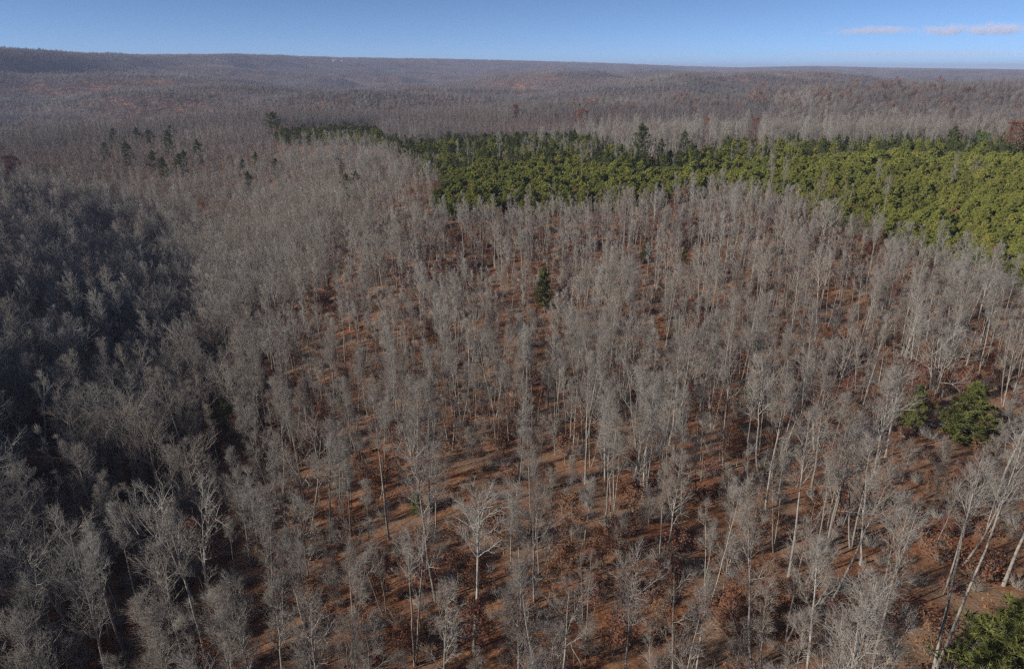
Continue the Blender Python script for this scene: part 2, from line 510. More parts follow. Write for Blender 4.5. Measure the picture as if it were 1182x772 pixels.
def pine_tree(seed, Ht, cb, cr, needle, lod=0, r0=0.16, droop=0.15, tuft=0.5, whorl=0.8, flat=0.0, ragged=0.25, nb=6):
    r = np.random.default_rng(seed)
    tr, cb_ = MB(), MB()
    k = 6
    z = np.linspace(0, 1, k)
    p = np.stack([np.cumsum(r.normal(0, 0.012, k)) * Ht * (z > 0), np.cumsum(r.normal(0, 0.012, k)) * Ht * (z > 0), Ht * z - 0.4], -1)
    tr.tubes(p[None], (r0 * (1.03 - z) ** 0.8)[None], 6 if lod == 0 else 4)
    nw = max(4, int(Ht * (1 - cb) / whorl))
    P, L = [], []
    for w in range(nw):
        t = cb + (1 - cb) * (w + 0.3 * r.random()) / nw
        q = np.array([np.interp(t, z, p[:, i]) for i in range(3)])
        tt = (t - cb) / (1 - cb)
        prof = (1 - tt) ** 0.75 * min(1, 0.55 + tt * 2.4)
        if flat:
            prof = prof * (1 - flat) + flat * math.sin(math.pi * min(1, tt * 0.75 + 0.3)) ** 0.6
        for b in range(nb):
            a = w * 1.1 + b * 2 * math.pi / nb + r.normal(0, 0.25)
            l = max(0.35, cr * prof * (1 + r.normal(0, ragged)))
            rise = (0.75 * tt ** 1.5 + 0.22 - droop) + r.normal(0, 0.12)
            d = np.array([math.cos(a), math.sin(a), rise]); d /= np.linalg.norm(d)
            m = q + d * l * 0.5; e = q + d * l + np.array([0, 0, 0.10 * l])
            P.append((q, m, e)); L.append(l)
    P = np.array(P); L = np.array(L)
    cb_.tubes(P, np.array([1, 0.65, 0.25])[None] * (0.012 + 0.010 * L)[:, None], 3, 0)
    # tufts along the outer part of each branch and on short side shoots
    nt_ = 9 if lod == 0 else 5
    Q, LQ, _ = sprout(P, L, nt_, 0.22, 1.0, 0.75, 0.30, 2, 0.3, 0.2, r, 0.22)
    cen = np.concatenate([Q[:, 1], Q[:, 0] * 0.4 + Q[:, 1] * 0.6, P[:, 2]])
    nbld = 9 if lod == 0 else 6
    c = np.repeat(cen, nbld, 0)
    d = unit(r.normal(size=c.shape) + np.array([0, 0, 0.45]))
    s = tuft * (1 if lod == 0 else 1.4)
    cb_.blades(c - d * s * 0.15, c + d * s * r.uniform(0.6, 1.1, (len(c), 1)), s * (0.26 if lod == 0 else 0.34), 1, r)
    top = np.repeat(p[-1:], 14, 0); d = unit(r.normal(size=top.shape) + np.array([0, 0, 1.2]))
    cb_.blades(top, top + d * s, s * 0.3, 1, r)
    return tr.mesh('trunk', [M_BARK], True), cb_.mesh('crown', [M_BARK, needle])


def thing(name, meshes, loc, rz=0.0, sc=1.0, tilt=(0, 0)):
    e = bpy.data.objects.new(name, None)
    e.empty_display_size = 0.5
    e.location = loc; e.rotation_euler = (tilt[0], tilt[1], rz); e.scale = (sc, sc, sc) if np.isscalar(sc) else sc
    COL.objects.link(e)
    for nm, me in zip(('trunk', 'crown'), meshes):
        o = bpy.data.objects.new(nm, me); COL.objects.link(o); o.parent = e
    return e


# ------------------------------------------------------------------ ground sheet
az_f = np.radians(np.concatenate([np.linspace(-180, -60, 61)[:-1], np.linspace(-60, 60, 341), np.linspace(60, 180, 61)[1:-1]]))
rad = np.concatenate([np.array([2.0]), np.linspace(12, 200, 64), np.geomspace(204, 1200, 120), np.geomspace(1220, 16000, 150)])
RR, AA = np.meshgrid(rad, az_f, indexing='ij')
GX, GY = RR * np.sin(AA), RR * np.cos(AA)
GZ = height(GX, GY)
nr, na = RR.shape
gv = np.stack([GX, GY, GZ], -1).reshape(-1, 3)
i, j = np.meshgrid(np.arange(nr - 1), np.arange(na), indexing='ij'); j2 = (j + 1) % na
q = np.stack([i * na + j, (i + 1) * na + j, (i + 1) * na + j2, i * na + j2], -1).reshape(-1, 4)
gb = MB(); gb.add(gv, np.concatenate([q[:, [0, 2, 1]], q[:, [0, 3, 2]]]))
inner = np.arange(na)
gb.add(np.concatenate([gv[:na], [[0, 0, gv[:na, 2].mean()]]]), np.stack([inner, (inner + 1) % na, np.full(na, na)], -1))
ground = link(bpy.data.objects.new('ground', gb.mesh('ground', [M_GROUND], True)))
tag(ground, 'rolling forest floor covered in orange brown leaf litter', kind='structure')

# ------------------------------------------------------------------ tree models
# bare hardwoods, fine models for near trees and coarser ones farther off
SPEC = {  # height, crown base, crown reach, branch angle, limbs, trunk radius
    'tall': (20.5, 0.58, 2.5, 0.58, 15, 0.15), 'mid': (17.0, 0.45, 3.1, 0.70, 17, 0.14), 'wide': (16.5, 0.36, 4.6, 0.88, 17, 0.19),
    'slim': (13.5, 0.48, 1.6, 0.58, 11, 0.075), 'pole': (16.5, 0.62, 1.35, 0.5, 10, 0.085), 'low': (7.0, 0.25, 1.8, 0.75, 10, 0.05)}
BARE = {}
sd = 100
for lod, reps in ((0, {'tall': 4, 'mid': 4, 'wide': 4, 'slim': 3, 'pole': 3, 'low': 2}), (1, {'tall': 4, 'mid': 4, 'wide': 4, 'slim': 3, 'pole': 3, 'low': 2}),
                  (2, {'tall': 4, 'mid': 4, 'wide': 4, 'slim': 2})):
    for kind, n in reps.items():
        H_, cb, cr, st, nl, r0 = SPEC[kind]
        for v in range(n):
            sd += 1
            rv = np.random.default_rng(sd)
            k_nl = nl if lod < 2 else max(8, nl // 2)
            BARE.setdefault((kind, lod), []).append(
                (bare_tree(sd, H_ * rv.uniform(0.92, 1.1), cb * rv.uniform(0.85, 1.12), cr * rv.uniform(0.88, 1.15), st, k_nl, lod, r0,
                           stems=2 if (v == 1 and kind != 'low') else 3 if (v == 3 and kind == 'wide') else 1, spread=1.0 if kind == 'wide' else 0.6,
                           wig=0.05 if v != 2 else 0.10, thick=1.0,
                           twig=M_TWIG if lod < 2 else M_TWIG_FAR, bark=M_BARK if lod < 2 else M_TWIG_FAR), H_))
RUS = {l: [(bare_tree(900 + 10 * l + i, 9 + 2 * i, 0.2, 3.2, 0.8, 12, l, 0.1, leaf=M_RUSSET, leaf_n=2 if l == 0 else 2), 9 + 2 * i) for i in range(3)] for l in (1,)}
YPINE = [(pine_tree(300 + i, 8.0 + 0.5 * i, 0.15, 2.75, M_PINE, 0, r0=0.11, flat=0.5, ragged=0.3, tuft=0.44, nb=7), 9) for i in range(6)]
YPINE1 = [(pine_tree(320 + i, 8.4 + i * 0.4, 0.15, 2.9, M_PINE, 1, r0=0.11, flat=0.5, ragged=0.3, nb=7), 9) for i in range(4)]
DPINE = [(pine_tree(340 + i, 18 + i, 0.3, 3.6, M_PINE_D, 0, r0=0.2, tuft=0.55, whorl=1.0, flat=0.5, ragged=0.4), 18) for i in range(4)]
GPINE = [(pine_tree(350 + i, 11 + i, 0.12, 3.3, M_PINE_G, 0, r0=0.16, tuft=0.5, whorl=0.7, droop=0.25, ragged=0.25, nb=7), 11) for i in range(3)]

# ------------------------------------------------------------------ where trees stand
GOLD = {}


def poly_in(px, py, poly):
    inside = np.zeros(np.shape(px), bool)
    n = len(poly); jx, jy = poly[-1]
    for ix, iy in poly:
        c = ((iy > py) != (jy > py)) & (px < (jx - ix) * (py - iy) / (jy - iy + 1e-9) + ix)
        inside ^= c; jx, jy = ix, iy
    return inside


# outlines of the evergreen areas, in the photograph's pixels at two thirds of crown height
P_BRIGHT = [(497, 226), (520, 200), (575, 190), (660, 188), (740, 196), (770, 206), (805, 192), (900, 186), (1000, 182), (1182, 182), (1500, 180),
            (1500, 360), (1182, 316), (1120, 300), (1060, 276), (1000, 254), (940, 236), (900, 222), (850, 212), (800, 214), (760, 222), (690, 230), (600, 236), (520, 240)]
P_DARK = [(430, 158), (470, 166), (500, 164), (580, 152), (690, 160), (720, 175), (760, 190), (800, 172), (900, 166), (1010, 164), (1182, 162), (1500, 160),
          (1500, 182), (1182, 182), (1000, 182), (900, 186), (805, 192), (770, 204), (660, 188), (575, 190), (520, 200), (495, 198), (455, 182)]
P_STRIP = [(306, 152), (330, 146), (410, 144), (440, 152), (445, 163), (400, 158), (330, 160)]

# openings where the leaf litter shows: centre and radii in pixels
OPEN = [(475, 672, 60, 34), (600, 655, 62, 42), (690, 585, 48, 30), (580, 560, 45, 26), (545, 500, 40, 28), (650, 490, 36, 24), (860, 600, 50, 34),
        (960, 660, 44, 30), (1060, 425, 60, 20), (1000, 420, 40, 14), (385, 345, 26, 20), (410, 400, 28, 24), (540, 285, 34, 14), (590, 330, 28, 20),
        (700, 700, 46, 28), (840, 500, 34, 24), (890, 345, 20, 14), (440, 590, 28, 18), (920, 520, 36, 24), (760, 560, 34, 20), (780, 640, 40, 22)]


def grid_pts(r_lo, r_hi, step, az=math.radians(52), seed=1, jit=0.42):
    n = int(r_hi / step) + 1
    xs = np.arange(-n, n + 1) * step
    X, Y = np.meshgrid(xs, np.arange(-3, n + 1) * step)
    r = np.random.default_rng(seed)
    X = X + r.uniform(-jit, jit, X.shape) * step; Y = Y + r.uniform(-jit, jit, Y.shape) * step
    R = np.hypot(X, Y); A = np.abs(np.arctan2(X, Y))
    ok = (R >= r_lo) & (R < r_hi) & (A < az)
    return X[ok], Y[ok]


trees = []     # x, y, z, kind, scale, yaw, dep, px, py
r = np.random.default_rng(5)
xa, ya = grid_pts(30, 430, 3.7, math.radians(58), 3)
za = height(xa, ya)
kk = r.random(len(xa))
dens = fbm(xa / 45, ya / 45, 61, 3)
hollow = 1 - sstep(-95, -45, xa)      # thicker wood to the left
px, py, dep = project(xa, ya, za + 12.0)
gx_, gy_, _ = project(xa, ya, za + 1.0)
cx_, cy_, _ = project(xa, ya, za + 15.0)
keep = kk < (0.56 + 0.20 * dens + 0.18 * hollow + 0.08 * (np.hypot(xa, ya) > 200))
for (ox, oy, rx, ry) in OPEN:
    e1 = ((cx_ - ox) / rx) ** 2 + ((cy_ - oy) / ry) ** 2
    e2 = ((px - ox) / rx) ** 2 + ((py - oy) / ry) ** 2
    hitm = (e1 < 1) | (e2 < 0.8)
    keep &= ~(hitm & (r.random(len(xa)) < 0.72))
def in_stand(hh):
    ppx, ppy, _ = project(xa, ya, za + hh)
    return poly_in(ppx, ppy, P_BRIGHT) | poly_in(ppx, ppy, P_STRIP), poly_in(ppx, ppy, P_DARK)


# no bare tree stands in the pine stand, and only small ones right in front of it
cap = np.full(len(xa), 99.0)
for hh in (22.0, 18.0, 14.0, 10.0, 6.5):
    eb, ed = in_stand(hh)
    cap[eb | (ed & (r.random(len(xa)) < 0.7))] = hh
cap[r.random(len(xa)) < 0.015] = 99.0
keep &= cap > 6.6
xa, ya, za, hol, cap = xa[keep], ya[keep], za[keep], hollow[keep], cap[keep]
u = r.random(len(xa))
right = sstep(-20, 60, xa)
for x, y, z, uu, h_, rt, cp in zip(xa, ya, za, u, hol, right, cap):
    # tall slim-crowned trees on the sunny spur, broad crowns in the hollow
    pt = 0.12 + 0.20 * rt; pm = pt + 0.17; pw = pm + 0.04 + 0.34 * h_; ps = pw + 0.14 * (1 - 0.5 * h_); pp = ps + 0.25 * (1 - 0.7 * h_)
    kind = 'tall' if uu < pt else 'mid' if uu < pm else 'wide' if uu < pw else 'slim' if uu < ps else 'pole' if uu < pp else 'low'
    if SPEC[kind][0] > cp:
        kind = 'mid' if cp > 18.6 else 'slim' if cp > 13 else 'low'
    trees.append((x, y, z, kind))
print('near bare trees', len(trees))

# ------------------------------------------------------------------ named single trees
def place(px, py, Ht, frac=0.62, rmax=12000.0):
    return hit(px, py, Ht * frac, rmax)


def single(name, meshes, base_h, px, py, Ht, label, cat='tree', group=None, frac=0.62, wide=1.0, rz=None, rmax=12000.0, tilt=(0, 0), clear=1.0):
    x, y, z = place(px, py, Ht, frac, rmax)
    s = Ht / base_h
    e = thing(name, meshes, (x, y, z), rng.uniform(0, 6.28) if rz is None else rz, (s * wide, s * wide, s), tilt)
    tag(e, label, cat, group)
    dd = project(np.array([x]), np.array([y]), np.array([z]))[2][0]
    SINGLES.append((x, y, 2.2 * wide * s + 1.5, px, py, clear * max(3.6, 0.22 * Ht) * wide * FPX / dd, clear * 0.40 * Ht * FPX / dd, dd))
    return e


SINGLES = []
white = bare_tree(41, 19, 0.45, 3.0, 0.6, 14, 0, 0.26, stems=2, bark=M_WHITE)
single('bare_tree', white, 19, 32, 478, 20, 'forked pale-trunked leafless tree in the dark hollow at the left edge', frac=0.6, rz=0.4, clear=1.5)
pale = bare_tree(46, 21, 0.60, 3.6, 0.75, 15, 0, 0.21, bark=M_WHITE)
single('bare_tree', pale, 21, 545, 665, 21, 'lone straight white-trunked leafless tree in the russet clearing, lower middle', frac=0.5)
single('bare_tree', BARE[('tall', 0)][1][0], 25, 1005, 405, 25, 'tall leafless tree with broad grey crown left of the sunlit trunks, right side')
twin = bare_tree(57, 27, 0.62, 3.0, 0.5, 16, 0, 0.19, stems=2, spread=0.35)
single('bare_tree', twin, 27, 1118, 640, 28, 'very tall pale twin-stemmed leafless tree above the green pine in the lower right corner', frac=0.5)

single('pine_tree', GPINE[2][0], 13, 1116, 474, 11.5, 'large bushy green pine on the leaf-covered slope at the right', 'pine', frac=0.5, wide=1.6, clear=1.5)
single('pine_tree', GPINE[1][0], 12, 1058, 468, 9.5, 'smaller thin green pine just left of the large bushy pine', 'pine', frac=0.55, wide=0.85)
single('pine_tree', GPINE[0][0], 11, 1172, 742, 12, 'bright green pine cut off by the lower right corner', 'pine', frac=0.55, wide=1.3, clear=2.2)
single('pine_tree', DPINE[0][0], 18, 1122, 745, 8, 'small dark green pine beside the bright pine in the lower right corner', 'pine', frac=0.5, wide=1.0)
single('pine_tree', GPINE[1][0], 12, 628, 332, 14, 'lone dark green conifer among bare trees in the middle', 'pine', frac=0.5, wide=0.8, clear=1.7)
single('pine_tree', GPINE[0][0], 11, 746, 288, 8, 'small green pine left of two below the pine stand', 'pine', frac=0.6, wide=0.8)
single('pine_tree', GPINE[2][0], 13, 789, 294, 9, 'small green pine right of two below the pine stand', 'pine', frac=0.6, wide=0.8)
single('pine_tree', DPINE[1][0], 19, 264, 478, 11, 'dark evergreen sunk in the shaded hollow at the left', 'pine', frac=0.6, wide=1.1)
single('pine_tree', GPINE[1][0], 12, 480, 580, 5, 'small faint green pine sapling on the slope above the russet clearing', 'pine', frac=0.5, wide=1.0)
single('pine_tree', DPINE[2][0], 20, 741, 160, 27, 'tallest dark pine rising above the middle of the pine stand', 'pine', frac=0.72, wide=0.95)
single('pine_tree', DPINE[3][0], 21, 764, 178, 19, 'dark blue-green conifer right of the tallest pine', 'pine', frac=0.6, wide=0.9)
single('pine_tree', DPINE[0][0], 18, 790, 168, 20, 'dark narrow conifer second right of the tallest pine', 'pine', frac=0.6, wide=0.7)
flatp = pine_tree(391, 24, 0.62, 4.2, M_PINE_D, 0, r0=0.25, tuft=0.7, whorl=1.1, flat=0.8, ragged=0.4)
single('pine_tree', flatp, 24, 315, 138, 30, 'flat-topped dark pine standing above the left end of the pine strip', 'pine', frac=0.8, wide=1.1)
brightp = pine_tree(392, 17, 0.2, 4.6, M_PINE_B, 0, r0=0.22, tuft=0.6, whorl=1.3, flat=0.5, ragged=0.5, nb=7)
single('pine_tree', brightp, 17, 1133, 166, 15, 'vivid green ragged evergreen at the back of the pine stand, far right', 'pine', frac=0.6, wide=1.25)
single('pine_tree', DPINE[1][0], 19, 1098, 160, 17, 'dark green evergreen left of the vivid green one at the back of the stand', 'pine', frac=0.6, wide=1.2)
ORD = ['leftmost', 'second from left', 'third from left', 'fourth from left', 'fifth from left', 'sixth from left', 'seventh from left',
       'eighth from left', 'ninth from left', 'tenth from left', 'second from right', 'rightmost']
for n_, (qx, qy) in enumerate(sorted([(197, 152), (172, 158), (158, 160), (130, 158), (146, 178), (176, 184), (205, 190), (214, 186), (196, 166), (188, 196), (122, 172), (230, 176)])):
    single('pine_tree', DPINE[n_ % 4][0], 18, qx, qy, 19 + (n_ * 7 % 5), f'dark evergreen, {ORD[n_]} of the loose cluster in the bare woods, upper left', 'pine',
           'evergreens clustered in the upper left woods', frac=0.7, wide=1.1, clear=0.45)
for n_, (qx, qy) in enumerate([(282, 194), (287, 212), (295, 190), (318, 192), (398, 214), (411, 214)]):
    single('pine_tree', DPINE[(n_ + 1) % 4][0], 18, qx, qy, 18, f'small evergreen, {(ORD[:4] + ORD[10:])[n_]} of those between upper left cluster and pine stand', 'pine',
           'evergreens left of the pine stand', frac=0.7, wide=1.0, clear=0.45)
# leaf-holding hardwoods
def leafy(seed, mat, px, py, Ht, label, frac=0.65, wide=1.0, n=3):
    m = bare_tree(seed, 18, 0.35, 4.6, 0.85, 18, 1, 0.2, leaf=mat, leaf_n=n)
    single('oak_tree', m, 18, px, py, Ht, label, 'tree', frac=frac, wide=wide)


leafy(501, M_ORANGE, 670, 136, 22, 'broad orange-brown oak still in leaf behind the pine stand', wide=1.6)
leafy(502, M_RUSSET, 596, 130, 20, 'small rusty oak in leaf beyond the pine stand, left of the broad orange one', wide=1.0)
leafy(503, M_MAROON, 16, 194, 17, 'dark maroon leafy tree at the left edge, upper left', wide=1.3)
leafy(504, M_ORANGE, 235, 238, 12, 'small orange-leaved tree among bare trees, left of centre', wide=0.8)
leafy(505, M_RUSSET, 815, 146, 20, 'rusty leaved tree behind the pine stand, right of the tallest pine', wide=1.0)
leafy(506, M_RUSSET, 1172, 160, 19, 'rusty leaved tree at the right edge behind the pine stand', wide=1.3)
leafy(507, M_RUSSET, 872, 146, 19, 'dull red-brown leafy tree beyond the pine stand, right of centre', wide=1.3)
leafy(508, M_MAROON, 396, 200, 14, 'dark red-brown leafy tree left of the pine stand', wide=0.9)

# ------------------------------------------------------------------ the 300 nearest bare trees one by one, the rest as one wood
SG = np.array(SINGLES)


def hides(x, y, z, H_):
    """a bare tree whose crown would stand right in front of one of the single trees"""
    for f in (0.55, 0.85):
        a, b, d = project(np.array([x]), np.array([y]), np.array([z + H_ * f]))
        if np.any((d[0] < SG[:, 7] + 4) & (((a[0] - SG[:, 3]) / SG[:, 5]) ** 2 + ((b[0] - SG[:, 4]) / SG[:, 6]) ** 2 < 1)):
            return True
    return False


info = []
for (x, y, z, kind) in trees:
    if np.any((SG[:, 0] - x) ** 2 + (SG[:, 1] - y) ** 2 < SG[:, 2] ** 2):
        continue
    H_ = SPEC[kind][0]
    if hides(x, y, z, H_):
        continue
    qx, qy, d = project(np.array([x]), np.array([y]), np.array([z + H_ * 0.7]))
    inside = -10 < qx[0] < PW + 10 and -10 < qy[0] < PH + 40
    info.append((x, y, z, kind, float(d[0]), float(qx[0]), float(qy[0]), inside, H_ / max(d[0], 1)))
vis = sorted([t for t in info if t[7] and t[3] != 'low'], key=lambda t: -t[8])
own = set(id(t) for t in vis[:300])
COLS = [(120, 'at the left edge'), (330, 'in the dark hollow'), (480, 'where hollow meets russet slope'), (620, 'left of the lower middle'), (780, 'right of the lower middle'),
        (980, 'on the lower right slope'), (2000, 'near the right edge')]
ROWS = [(430, 'at mid-height'), (560, 'below mid-height'), (680, 'low in the picture'), (2000, 'along the bottom')]
LOOK = {'tall': 'tall narrow leafless tree', 'mid': 'oval-crowned leafless tree', 'wide': 'broad spreading leafless tree', 'slim': 'thin young leafless tree', 'pole': 'pole-thin tall leafless tree'}
FORM = {'tall': ('straight', 'twin-stemmed', 'crooked', 'straight'), 'mid': ('straight', 'twin-stemmed', 'crooked', 'straight'),
        'wide': ('single-trunked', 'twin-stemmed', 'crooked', 'triple-stemmed'), 'slim': ('straight', 'twin-stemmed', 'crooked'), 'pole': ('straight', 'twin-stemmed', 'crooked')}
rest = []
rb = np.random.default_rng(77)
for t in info:
    x, y, z, kind, d, qx, qy, inside, sz = t
    yaw = rb.uniform(0, 6.28); sc = rb.uniform(0.74, 1.2)
    tilt = (rb.normal(0, 0.045), rb.normal(0, 0.045))
    if id(t) in own:
        vs = BARE[(kind, 0)]
        vi = int(rb.integers(len(vs)))
        e = thing('bare_tree', vs[vi][0], (x, y, z), yaw, (sc * rb.uniform(.9, 1.1), sc * rb.uniform(.9, 1.1), sc), tilt)
        where = next(w for lim, w in COLS if qx < lim); low = next(w for lim, w in ROWS if qy < lim)
        size = 'small ' if sc < 0.88 else 'large ' if sc > 1.08 else ''
        tag(e, f'{size}{FORM[kind][vi]} {LOOK[kind]} {where}, {low}', 'tree', f'bare trees {where}')
    else:
        rest.append((x, y, z, kind, 0 if d < 170 else 1, yaw, sc, tilt))
print('own', len(own), 'rest', len(rest))


# ------------------------------------------------------------------ geometry-nodes scatter for what nobody could count
def scatter(name, variants, idx, pos, rot, scl, label):
    """variants: list of lists of meshes; one point per plant"""
    col = bpy.data.collections.new(name + '_models')
    for n, meshes in enumerate(variants):
        mb_v, mb_f, mb_m, mats, off = [], [], [], [], 0
        for me in meshes:
            v = np.empty(len(me.vertices) * 3, np.float32); me.vertices.foreach_get('co', v)
            f = np.empty(len(me.loops), np.int32); me.loops.foreach_get('vertex_index', f)
            mi = np.empty(len(me.polygons), np.int32); me.polygons.foreach_get('material_index', mi)
            mp = []
            for m in me.materials:
                if m not in mats: mats.append(m)
                mp.append(mats.index(m))
            mb_v.append(v.reshape(-1, 3)); mb_f.append(f.reshape(-1, 3) + off); mb_m.append(np.array(mp)[mi]); off += len(v) // 3
        b = MB(); b.v = mb_v; b.f = mb_f; b.m = mb_m
        o = bpy.data.objects.new('%s_%03d' % (name, n), b.mesh(name, mats))
        col.objects.link(o)
    me = bpy.data.meshes.new(name)
    me.vertices.add(len(pos)); me.vertices.foreach_set('co', np.asarray(pos, np.float32).ravel())
    a = me.attributes.new('variant', 'INT', 'POINT'); a.data.foreach_set('value', np.asarray(idx, np.int32))
    a = me.attributes.new('turn', 'FLOAT_VECTOR', 'POINT'); a.data.foreach_set('vector', np.asarray(rot, np.float32).ravel())
    a = me.attributes.new('size', 'FLOAT_VECTOR', 'POINT'); a.data.foreach_set('vector', np.asarray(scl, np.float32).ravel())
    ob = link(bpy.data.objects.new(name, me))
    ng = bpy.data.node_groups.new(name + '_scatter', 'GeometryNodeTree')
    ng.interface.new_socket('Geometry', in_out='INPUT', socket_type='NodeSocketGeometry')
    ng.interface.new_socket('Geometry', in_out='OUTPUT', socket_type='NodeSocketGeometry')
    gi = ng.nodes.new('NodeGroupInput'); go = ng.nodes.new('NodeGroupOutput')
    ip = ng.nodes.new('GeometryNodeInstanceOnPoints')
    ci = ng.nodes.new('GeometryNodeCollectionInfo')
    ci.inputs['Collection'].default_value = col; ci.inputs['Separate Children'].default_value = True; ci.inputs['Reset Children'].default_value = True
    ip.inputs['Pick Instance'].default_value = True
    def attr(nm, typ):
        n = ng.nodes.new('GeometryNodeInputNamedAttribute'); n.data_type = typ; n.inputs['Name'].default_value = nm
        return n.outputs['Attribute']
    er = ng.nodes.new('FunctionNodeEulerToRotation')
    ng.links.new(attr('turn', 'FLOAT_VECTOR'), er.inputs[0])
    ng.links.new(gi.outputs[0], ip.inputs['Points']); ng.links.new(ci.outputs[0], ip.inputs['Instance'])
    ng.links.new(attr('variant', 'INT'), ip.inputs['Instance Index'])
    ng.links.new(er.outputs[0], ip.inputs['Rotation']); ng.links.new(attr('size', 'FLOAT_VECTOR'), ip.inputs['Scale'])
    ng.links.new(ip.outputs[0], go.inputs[0])
    md = ob.modifiers.new('scatter', 'NODES'); md.node_group = ng
    tag(ob, label, kind='stuff')
    return ob


xh, yh = [], []
for a_ in range(6000):
    rr_, th = 400 * math.sqrt(rb.random()), math.radians(rb.uniform(-150, -58))
    xh.append(rr_ * math.sin(th)); yh.append(rr_ * math.cos(th))
xh, yh = np.array(xh), np.array(yh); okh = (np.hypot(xh, yh) > 90); xh, yh = xh[okh][:3600], yh[okh][:3600]
for x, y, z in zip(xh, yh, height(xh, yh)):
    rest.append((x, y, z, ('mid', 'wide', 'tall')[rb.integers(3)], 1, rb.uniform(0, 6.28), rb.uniform(0.8, 1.15), (0, 0)))
order = [(k, l) for l in (0, 1) for k in ('tall', 'mid', 'wide', 'slim', 'pole', 'low')]
start = {}; variants = []
for key in order:
    start[key] = len(variants)
    variants += [list(m) for m, _ in BARE[key]]
idx, pos, rot, scl = [], [], [], []
for (x, y, z, kind, lod, yaw, sc, tilt) in rest:
    idx.append(start[(kind, lod)] + rb.integers(len(BARE[(kind, lod)])))
    pos.append((x, y, z)); rot.append((tilt[0], tilt[1], yaw)); scl.append((sc, sc, sc))
# mid distance bare wood, 430 m to 1300 m
xm, ym = grid_pts(430, 900, 5.0, math.radians(48), 8)
zm = height(xm, ym)
qx, qy, _ = project(xm, ym, zm + 9)
ok = ~((poly_in(qx, qy, P_BRIGHT) | poly_in(qx, qy, P_DARK)) & (np.hypot(xm, ym) < 520)) & (rb.random(len(xm)) < 0.85)
for hh in (6.0, 11.0, 16.0):
    a_, b_, _ = project(xm, ym, zm + hh)
    ok &= ~(poly_in(a_, b_, P_STRIP) & (np.hypot(xm, ym) < 760))
xm, ym, zm = xm[ok], ym[ok], zm[ok]
s2 = len(variants)
lod2 = [list(m) for k in ('tall', 'mid', 'wide') for m, _ in BARE[(k, 2)]]
near1 = [start[(k, 1)] + i for k in ('tall', 'mid', 'wide') for i in range(4)]
variants += lod2
for x, y, z in zip(xm, ym, zm):
    if hides(x, y, z, 18.0):
        continue
    idx.append(near1[rb.integers(12)] if math.hypot(x, y) < 480 + 40 * rb.random() else s2 + rb.integers(len(lod2)))
    s = rb.uniform(0.8, 1.15); pos.append((x, y, z - 0.3)); rot.append((0, 0, rb.uniform(0, 6.28))); scl.append((s, s, s))
scatter('bare_wood', variants, idx, pos, rot, scl, 'dense grey leafless hardwood forest covering the slopes behind the nearest trees')
print('bare wood', len(idx))

# far wood: small groups of crowns, then larger groups
def grove(seed, size, n, twig, thick, leaf=None, nspk=46, evergreen=False):
    r = np.random.default_rng(seed)
    b = MB()
    for t in range(n):
        x, y = r.uniform(-size / 2, size / 2, 2)
        H_ = r.uniform(11, 23); cr = r.uniform(3.0, 5.4)
        if evergreen:
            H_ = r.uniform(14, 20); cr = 3.2
        m = nspk
        if evergreen:
            zc = r.uniform(0.25, 0.85, m) * H_
            a = r.uniform(0, 6.28, m)
            p0 = np.stack([x + 0 * a, y + 0 * a, zc], -1)
            d = unit(np.stack([np.cos(a), np.sin(a), r.uniform(-0.1, 0.7, m)], -1))
            p1 = p0 + d * (r.uniform(0.6, 1.0, m) * cr * np.sqrt(1.12 - zc / H_))[:, None]
        else:
            # a rounded dome of branch ends round the middle of the crown
            cen = np.array([x, y, H_ * 0.60])
            d = unit(r.normal(size=(m, 3)) * np.array([1, 1, 0.9]) + np.array([0, 0, 0.35]))
            p1 = cen + d * np.array([cr, cr, H_ * 0.36]) * r.uniform(0.7, 1.08, (m, 1))
            p0 = cen + d * np.array([cr, cr, H_ * 0.36]) * r.uniform(0.1, 0.45, (m, 1)) + r.normal(0, 0.5, (m, 3)) - np.array([0, 0, H_ * 0.08])
        b.spikes(p0, p1, thick * r.uniform(0.7, 1.3, m), 1)
        if leaf:
            c = np.repeat(p1, 2, 0) + r.normal(0, 0.6, (2 * m, 3)); dd = unit(r.normal(size=c.shape))
            b.blades(c, c + dd * 1.3, 1.1, 2, r)
        b.spikes(np.array([[x, y, -4.0]]), np.array([[x, y, H_ * 0.8]]), 0.22, 0)
    return b.mesh('grove', [M_BARK, twig] + ([leaf] if leaf else []))


G1 = [grove(600 + i, 22, 9, M_TWIG_FAR, 0.095) for i in range(10)]
G1R = [grove(620 + i, 14, 3, M_TWIG_FAR, 0.10, M_RUSSET, 30) for i in range(3)]
G1E = [grove(640 + i, 12, 3, M_PINE_D, 0.32, None, 60, True) for i in range(4)]
G2 = [grove(660 + i, 60, 62, M_TWIG_FAR, 0.17, None, 26) for i in range(8)]
G2R = [grove(680 + i, 40, 16, M_TWIG_FAR, 0.2, M_RUSSET, 16) for i in range(3)]
G2E = [grove(690 + i, 30, 10, M_PINE_D, 0.55, None, 26, True) for i in range(3)]
fvar = [[m] for m in G1 + G1R + G1E + G2 + G2R + G2E]
n1, n1r, n1e, n2, n2r, n2e = 10, 3, 4, 8, 3, 3
idx, pos, rot, scl = [], [], [], []


